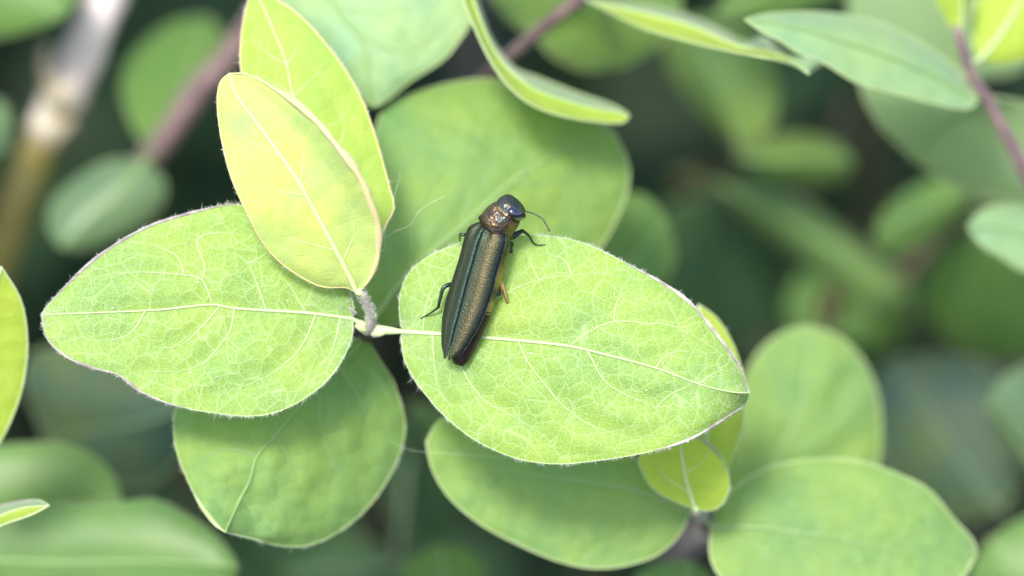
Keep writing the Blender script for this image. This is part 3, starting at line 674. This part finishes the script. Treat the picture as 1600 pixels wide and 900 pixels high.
stem_piece(tw, [at(112, 124, 4.03), at(104, 142, 4.06), at(95, 162, 4.12), at(85, 184, 4.17), at(72, 212, 4.24)], [.130, .140, .136, .142, .138], 'bark_m', name='worn_length', n=16, rough=.5)
stem_piece(tw, [at(90, 150, 4.0), at(70, 110, 3.9), at(72, 70, 3.9)], [.06, .045, .03], 'bark_m', name='side_twig', n=8)

# ------------------------------------------------------------------ deep foliage of the shrub, plus leaves added out of view
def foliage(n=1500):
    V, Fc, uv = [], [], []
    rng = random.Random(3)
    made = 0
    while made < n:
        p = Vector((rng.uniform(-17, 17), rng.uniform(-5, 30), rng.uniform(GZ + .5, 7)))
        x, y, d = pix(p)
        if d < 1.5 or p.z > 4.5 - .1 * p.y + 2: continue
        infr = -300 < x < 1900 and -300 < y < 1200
        if infr and d < 8.5: continue  # nearer leaves only outside the view, added to shade the background
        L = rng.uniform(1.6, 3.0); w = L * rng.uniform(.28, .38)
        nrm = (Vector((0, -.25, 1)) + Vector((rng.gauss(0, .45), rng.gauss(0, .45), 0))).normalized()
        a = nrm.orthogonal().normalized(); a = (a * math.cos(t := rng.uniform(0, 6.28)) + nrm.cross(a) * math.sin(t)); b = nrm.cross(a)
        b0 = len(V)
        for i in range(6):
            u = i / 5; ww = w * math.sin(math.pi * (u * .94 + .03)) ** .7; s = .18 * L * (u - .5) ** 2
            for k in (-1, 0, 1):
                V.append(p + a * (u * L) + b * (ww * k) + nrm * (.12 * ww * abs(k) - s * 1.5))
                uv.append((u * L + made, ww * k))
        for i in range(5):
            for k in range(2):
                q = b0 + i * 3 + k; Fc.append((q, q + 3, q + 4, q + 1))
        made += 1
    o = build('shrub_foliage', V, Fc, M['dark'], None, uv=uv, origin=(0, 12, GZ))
    tag(o, 'dark mass of shaded leaves deep inside the shrub, with added leaves out of view', 'foliage', kind='stuff')
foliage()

# ------------------------------------------------------------------ the beetle
e1 = (U * .951 + R * .309).normalized(); e2 = (R * .951 - U * .309).normalized(); nn = -F
ROLL, PIT = math.radians(33), math.radians(4)
Zb = nn * math.cos(ROLL) - e2 * math.sin(ROLL)
Yb = (e2 * math.cos(ROLL) + nn * math.sin(ROLL))
Xb = (e1 * math.cos(PIT) + Zb * math.sin(PIT)).normalized()
Zb = Yb.cross(Xb).normalized()
if Zb.dot(nn) < 0: Zb = -Zb
Ob = at(697, 556, L2.depth(712, 540) - .175)
def bp(x, y, z): return Ob + Xb * x + Yb * y + Zb * z      # x to the head, y to its right, z to its back
YAW = math.radians(26)
JX = .752
def hp(x, y, z):                                            # the same for pronotum and head, which turn to the right
    c, s = math.cos(YAW), math.sin(YAW)
    return bp(JX + x * c - y * s, x * s + y * c + .006, z)
beetle = empty('beetle', at(715, 540, L2.depth(715, 540)), 'metallic green and bronze beetle with blue-glinting eye standing on a broad leaf', 'beetle')

def metal_mat(name, stops, rough=.32, attr=None, nscale=30, gran=.5, gscale=110, mott=.15, metal=.85, spec=.5, coat=.15):
    m, nt, N, L = new_mat(name)
    out = N('ShaderNodeOutputMaterial'); bs = N('ShaderNodeBsdfPrincipled'); tc = N('ShaderNodeTexCoord')
    nz = N('ShaderNodeTexNoise'); nz.inputs['Scale'].default_value = nscale; nz.inputs['Detail'].default_value = 4
    L(tc.outputs['Object'], nz.inputs['Vector'])
    rp = ramp(nt, stops)
    if attr:
        at_ = N('ShaderNodeUVMap'); sx = N('ShaderNodeSeparateXYZ'); L(at_.outputs[0], sx.inputs[0])
        ma = N('ShaderNodeMath'); ma.operation = 'MULTIPLY_ADD'; ma.inputs[1].default_value = mott
        L(nz.outputs['Fac'], ma.inputs[0])
        sb = N('ShaderNodeMath'); sb.operation = 'SUBTRACT'; sb.inputs[1].default_value = mott * .5; L(sx.outputs[attr - 1], sb.inputs[0])
        L(sb.outputs[0], ma.inputs[2]); L(ma.outputs[0], rp.inputs[0])
    else: L(nz.outputs['Fac'], rp.inputs[0])
    g = N('ShaderNodeTexVoronoi'); g.inputs['Scale'].default_value = gscale; L(tc.outputs['Object'], g.inputs['Vector'])
    g2 = N('ShaderNodeTexNoise'); g2.inputs['Scale'].default_value = gscale * .6; g2.inputs['Detail'].default_value = 3; L(tc.outputs['Object'], g2.inputs['Vector'])
    ad = N('ShaderNodeMath'); ad.operation = 'ADD'; L(g.outputs['Distance'], ad.inputs[0]); L(g2.outputs['Fac'], ad.inputs[1])
    b = N('ShaderNodeBump'); b.inputs['Strength'].default_value = gran; b.inputs['Distance'].default_value = .004
    L(ad.outputs[0], b.inputs['Height']); L(b.outputs[0], bs.inputs['Normal'])
    L(rp.outputs[0], bs.inputs['Base Color'])
    bs.inputs['Metallic'].default_value = metal; bs.inputs['Roughness'].default_value = rough
    bs.inputs['Coat Weight'].default_value = coat; bs.inputs['Specular IOR Level'].default_value = spec
    L(bs.outputs[0], out.inputs[0])
    return m
ELY_R = metal_mat('green_wing_case_bronze_sheen', [(0, (.046, .074, .062)), (.08, (.040, .062, .044)), (.28, (.050, .062, .036)), (.50, (.090, .082, .042)), (.70, (.098, .084, .042)), (.84, (.054, .064, .040)), (.93, (.026, .042, .042)), (1, (.014, .018, .024))],
                  rough=.5, attr=1, mott=.24, gran=.6, gscale=120, nscale=80, coat=0)  # bronze band is iridescent sheen painted across the case, only on this side
ELY_L = metal_mat('green_wing_case', [(0, (.044, .070, .058)), (.12, (.040, .062, .044)), (.45, (.060, .070, .040)), (.75, (.042, .060, .040)), (1, (.028, .046, .036))], rough=.5, attr=1, mott=.24, gran=.6, gscale=120, nscale=80, coat=0)
PRO = metal_mat('copper_green_pronotum', [(.30, (.05, .08, .07)), (.42, (.075, .065, .06)), (.52, (.12, .09, .06)), (.60, (.24, .15, .07)), (.68, (.11, .10, .08)), (.80, (.09, .14, .12))], rough=.36, nscale=11, gscale=70, gran=1.0, coat=0)
HEAD = metal_mat('dark_bronze_head', [(.35, (.05, .075, .07)), (.6, (.11, .10, .085))], rough=.4, nscale=22, gscale=60, gran=1.0, coat=0)
ABD = metal_mat('dark_purple_abdomen', [(.35, (.012, .006, .010)), (.65, (.035, .016, .020))], rough=.36, metal=.5, nscale=14, coat=0)
GOLD = metal_mat('gold_green_flank', [(.36, (.06, .075, .05)), (.50, (.34, .25, .10)), (.66, (.48, .24, .09))], rough=.34, nscale=4.5, gran=.5, coat=0)
LEGGOLD = metal_mat('gold_leg', [(.35, (.40, .26, .09)), (.65, (.62, .40, .14))], rough=.3, nscale=14, gran=.3, coat=0)
LEG = metal_mat('dark_green_leg', [(.35, (.012, .016, .014)), (.65, (.03, .05, .04))], rough=.34, metal=.6, nscale=30)
EYE = metal_mat('black_eye', [(.4, (.004, .004, .014)), (.6, (.008, .008, .03))], rough=.12, metal=0, gran=.03, spec=.9, coat=1.0, gscale=200)
ANT = simple_mat('dark_antenna', (.05, .05, .05), .5, (.12, .12, .11), 40)

# wing cases
LT = .765
def ely_w(t): return float(np.interp(t, [0, .02, .06, .12, .3, .5, .62, .75, .86, .93, .97, 1], [.092, .118, .134, .138, .134, .143, .144, .132, .106, .082, .062, .030]))
def ely_h(t): return float(np.interp(t, [0, .05, .15, .5, .8, 1], [.05, .062, .070, .072, .055, .035]))
def ely_z(t): return float(np.interp(t, [0, .04, .12, .4, .8, 1], [-.030, -.006, .004, .006, -.004, -.014]))
def elytron(sgn, mat):
    V, Fc, uv = [], [], []
    n, m = 48, 22
    for i in range(n + 1):
        t = i / n; w, h, z0 = ely_w(t), ely_h(t), ely_z(t)
        if sgn > 0: w *= float(np.interp(t, [.4, .65, .9, 1], [1, .9, .84, .84]))
        for j in range(m + 1):
            f = j / m
            y = w * f ** .93; z = z0 - h * (.30 * f ** 2 + .70 * f ** 5.5)                        # nearly flat back, sides turned down
            z += -.005 * math.exp(-(f / .035) ** 2) + .0015 * math.exp(-((f - .10) / .06) ** 2)     # sunk seam, raised ridge beside it
            z -= .0025 * math.exp(-((f - .36) / .10) ** 2) * math.sin(math.pi * min(1, t * 1.05)) # shallow furrow
            if t < .12: z -= .018 * math.exp(-((f - .3) / .16) ** 2) * (1 - t / .12)             # pit at the shoulder
            x = LT * (1 - t) - (.020 * math.sin(math.pi * min(1, f * 1.5)) if t > .9 else 0) * (t - .9) * 10
            if t == 0: x += .012 * math.sin(math.pi * f)
            gap = .0012 + .006 * max(0, t - .9) / .1
            V.append(bp(x, sgn * (y + gap), z)); uv.append((f, t))
    for i in range(n):
        for j in range(m):
            a = i * (m + 1) + j; q = (a, a + m + 1, a + m + 2, a + 1)
            Fc.append(q if sgn > 0 else tuple(reversed(q)))
    o = build('wing_case', V, Fc, mat, beetle, uv=uv)
    so = o.modifiers.new('thickness', 'SOLIDIFY'); so.thickness = .008; so.offset = -1 if sgn > 0 else -1
    # raised rim along the seam and outer edge
    for jj in (m,):
        Vv, Ff = tube_geo([V[i * (m + 1) + jj] for i in range(n + 1)], [.0035] * (n + 1), 6)
        build('rim', Vv, Ff, LEG, o)
    return o
elytron(1, ELY_R).__setitem__('label', 'right wing case, green with a painted bronze sheen')
elytron(-1, ELY_L).__setitem__('label', 'left wing case, dark green')

# body: loft pieces joined and re-skinned into one continuous surface
pieces = []
def loft(fn, rings, kind, n=20, e=2.3):
    V, Fc = [], []
    for (x, w, zt, zb, yo) in rings:
        zc, hh = (zt + zb) / 2, (zt - zb) / 2
        for k in range(n):
            a = 2 * math.pi * k / n; c, s = math.cos(a), math.sin(a)
            V.append(fn(x, yo + w * math.copysign(abs(c) ** (2 / e), c), zc + hh * math.copysign(abs(s) ** (2 / e), s)))
    for i in range(len(rings) - 1):
        for k in range(n):
            k2 = (k + 1) % n; Fc.append((i * n + k, i * n + k2, (i + 1) * n + k2, (i + 1) * n + k))
    Fc.append(tuple(reversed(range(n)))); Fc.append(tuple((len(rings) - 1) * n + k for k in range(n)))
    pieces.append((V, Fc, kind))
def smooth_rings(r, n=26):
    r = np.array(r, float); t = np.linspace(r[0, 0], r[-1, 0], n)
    return [tuple([x] + [float(np.interp(x, r[:, 0], r[:, k])) for k in range(1, 5)]) for x in t]
loft(bp, smooth_rings([(-.040, .030, -.125, -.150, .006), (-.02, .046, -.10, -.172, .006), (.06, .072, -.070, -.190, .006), (.16, .098, -.050, -.205, .003), (.295, .120, -.045, -.215, 0)]), 'abd')
loft(bp, smooth_rings([(.29, .118, -.045, -.212, 0), (.42, .118, -.045, -.215, 0), (.56, .122, -.04, -.220, 0), (.68, .120, -.035, -.218, 0), (.735, .105, -.035, -.21, 0), (.76, .07, -.05, -.19, 0)]), 'gold')
loft(hp, smooth_rings([(-.012, .100, -.040, -.19, 0), (.002, .118, -.022, -.18, 0), (.012, .114, -.006, -.19, 0), (.030, .104, .004, -.2, 0), (.06, .100, .010, -.205, 0), (.10, .098, .006, -.2, 0), (.132, .092, -.008, -.19, 0), (.148, .080, -.024, -.18, 0)], 26), 'pro')
loft(hp, smooth_rings([(.13, .076, -.034, -.17, 0), (.155, .084, -.022, -.18, 0), (.180, .084, -.024, -.185, 0), (.200, .076, -.040, -.18, 0), (.214, .060, -.062, -.165, 0), (.222, .030, -.085, -.14, 0)], 20), 'head')
def limb(pts, r, kind, n=10):
    C = crom([tuple(p) for p in pts], 28); rr = np.interp(np.linspace(0, 1, 29), np.linspace(0, 1, len(r)), r)
    V, Fc = tube_geo([Vector(c) for c in C], list(rr), n); pieces.append((V, Fc, kind))
dl = L2.depth
def lf(x, y, up=.012): return at(x, y, dl(x, y) - up)
cf = hp(.03, .06, -.19)
limb([hp(.03, .05, -.17), at(800, 369, dl(805, 378) - .10), at(817, 360, dl(815, 375) - .12)], [.018, .022, .011], 'leg')
limb([at(816, 360, dl(815, 375) - .12), at(826, 368, dl(826, 378) - .08), at(834, 380, dl(834, 382) - .02), at(842, 383, dl(842, 384) - .008), at(853, 382, dl(853, 383) - .006)], [.010, .008, .0065, .005, .004], 'leg')
limb([bp(.66, .09, -.21), at(795, 380, dl(796, 384) - .06), at(800, 381, dl(800, 384) - .05), at(799, 387, dl(799, 388) - .008)], [.016, .013, .011, .006], 'leg')
limb([bp(.40, .10, -.20), at(778, 432, dl(779, 434) - .07), at(783, 440, dl(783, 440) - .075)], [.016, .015, .012], 'leg')
limb([at(782, 438, dl(783, 440) - .075), at(787, 452, dl(787, 452) - .06), at(793, 473, dl(793, 473) - .006)], [.012, .0125, .0105], 'leg_gold')
limb([hp(.02, -.06, -.17), at(728, 366, .02), at(720, 366, .03), at(718, 377, dl(722, 392))], [.016, .012, .008, .006], 'leg')
limb([bp(.42, -.08, -.19), at(698, 446, dl(698, 446) - .10), at(688, 466, dl(688, 468) - .09), at(685, 481, dl(685, 482) - .07)], [.017, .015, .012, .009], 'leg')
limb([at(685, 480, dl(685, 482) - .07), at(673, 489, dl(673, 489) - .03), at(664, 494, dl(664, 494) - .008), at(656, 498, dl(656, 498) - .006)], [.008, .0065, .005, .004], 'leg')
limb([bp(.60, -.07, -.19), bp(.58, -.12, -.23), lf(712, 425)], [.016, .012, .006], 'leg')
limb([bp(.36, .06, -.19), lf(752, 470)], [.016, .008], 'leg')

def body_mesh():
    V, Fc, kinds = [], [], []
    for pv, pf, kd in pieces:
        b0 = len(V); V += pv; Fc += [tuple(b0 + q for q in f) for f in pf]; kinds += [kd] * len(pv)
    o0 = WLOC[beetle.name]
    me = bpy.data.meshes.new('body_source'); me.from_pydata([v - o0 for v in V], [], Fc)
    tmp = bpy.data.objects.new('body_source', me); COL.objects.link(tmp)
    rm = tmp.modifiers.new('r', 'REMESH'); rm.mode = 'VOXEL'; rm.voxel_size = .0034
    sm = tmp.modifiers.new('s', 'SMOOTH'); sm.factor = .5; sm.iterations = 3
    dg = bpy.context.evaluated_depsgraph_get()
    me2 = bpy.data.meshes.new_from_object(tmp.evaluated_get(dg))
    bpy.data.objects.remove(tmp); bpy.data.meshes.remove(me)
    me2.name = 'body'
    order = ['abd', 'gold', 'pro', 'head', 'leg', 'leg_gold']
    kd = kdtree.KDTree(len(V))
    for i, v in enumerate(V): kd.insert(v - o0, i)
    kd.balance()
    for m_ in (ABD, GOLD, PRO, HEAD, LEG, LEGGOLD): me2.materials.append(m_)
    idx = [order.index(kinds[kd.find(p.center)[1]]) for p in me2.polygons]
    me2.polygons.foreach_set('material_index', idx)
    me2.polygons.foreach_set('use_smooth', [True] * len(me2.polygons))
    o = bpy.data.objects.new('body', me2); COL.objects.link(o); o.parent = beetle
    WLOC[o.name] = o0
    return o
body_mesh()

def ellipsoid(name, c, ax, mat, parent, nu=20, nv=14):
    V, Fc = [], []
    for i in range(nv + 1):
        th = math.pi * i / nv
        for k in range(nu):
            ph = 2 * math.pi * k / nu
            V.append(c + ax[0] * math.sin(th) * math.cos(ph) + ax[1] * math.sin(th) * math.sin(ph) + ax[2] * math.cos(th))
    for i in range(nv):
        for k in range(nu):
            k2 = (k + 1) % nu; Fc.append((i * nu + k, i * nu + k2, (i + 1) * nu + k2, (i + 1) * nu + k))
    return build(name, V, Fc, mat, parent, origin=c)
hx = (hp(1, 0, 0) - hp(0, 0, 0)); hy = (hp(0, 1, 0) - hp(0, 0, 0)); hz = Zb
for s in (1, -1):
    ellipsoid('eye', hp(.180, s * (.068 if s > 0 else .052), -.078 if s > 0 else -.128), [(hx * .036), (hy * s * .042 + hz * .008), (hz * .068 - hy * s * .012)], EYE, beetle)
    # antenna: eleven small segments
    if s > 0: pts = [at(824, 331, -.02), at(834, 334, .0), at(846, 341, .03), at(853, 350, .05), at(859, 362, .06)]
    else: pts = [hp(.20, -.03, -.15), hp(.20, -.05, -.19), hp(.17, -.065, -.22), hp(.13, -.08, -.24)]
    if s > 0: pts = [hp(.205, .05, -.12)] + pts
    C = crom([tuple(p) for p in pts], 44)
    V, Fc = tube_geo([Vector(c) for c in C], [.0032 + .0016 * abs(math.sin(math.pi * i / 4)) for i in range(45)], 6)
    build('antenna', V, Fc, ANT, beetle)

# ------------------------------------------------------------------ silk threads
def silk(label, pts, r=.0007):
    C = crom([tuple(at(*p)) for p in pts], 30)
    V, Fc = tube_geo([Vector(c) for c in C], [r] * 31, 5)
    tag(build('silk_thread', V, Fc, M['silk'], None), label, 'thread', 'silk threads between the leaves')
silk('loose wavy white silk thread hanging beside the yellow leaf', [(604, 372, .3), (616, 362, .2), (640, 352, .15), (655, 330, .1), (675, 316, .1), (694, 307, .1)], .00045)
silk('fine silk thread stretched below the beetle\'s leaf across the gap', [(610, 690, .55), (650, 705, .5), (720, 710, .5), (800, 716, .45), (860, 722, .3)], .0004)
silk('fine silk thread rising from the yellow leaf edge', [(600, 385, .3), (606, 340, .25), (618, 300, .2), (626, 270, .6)])
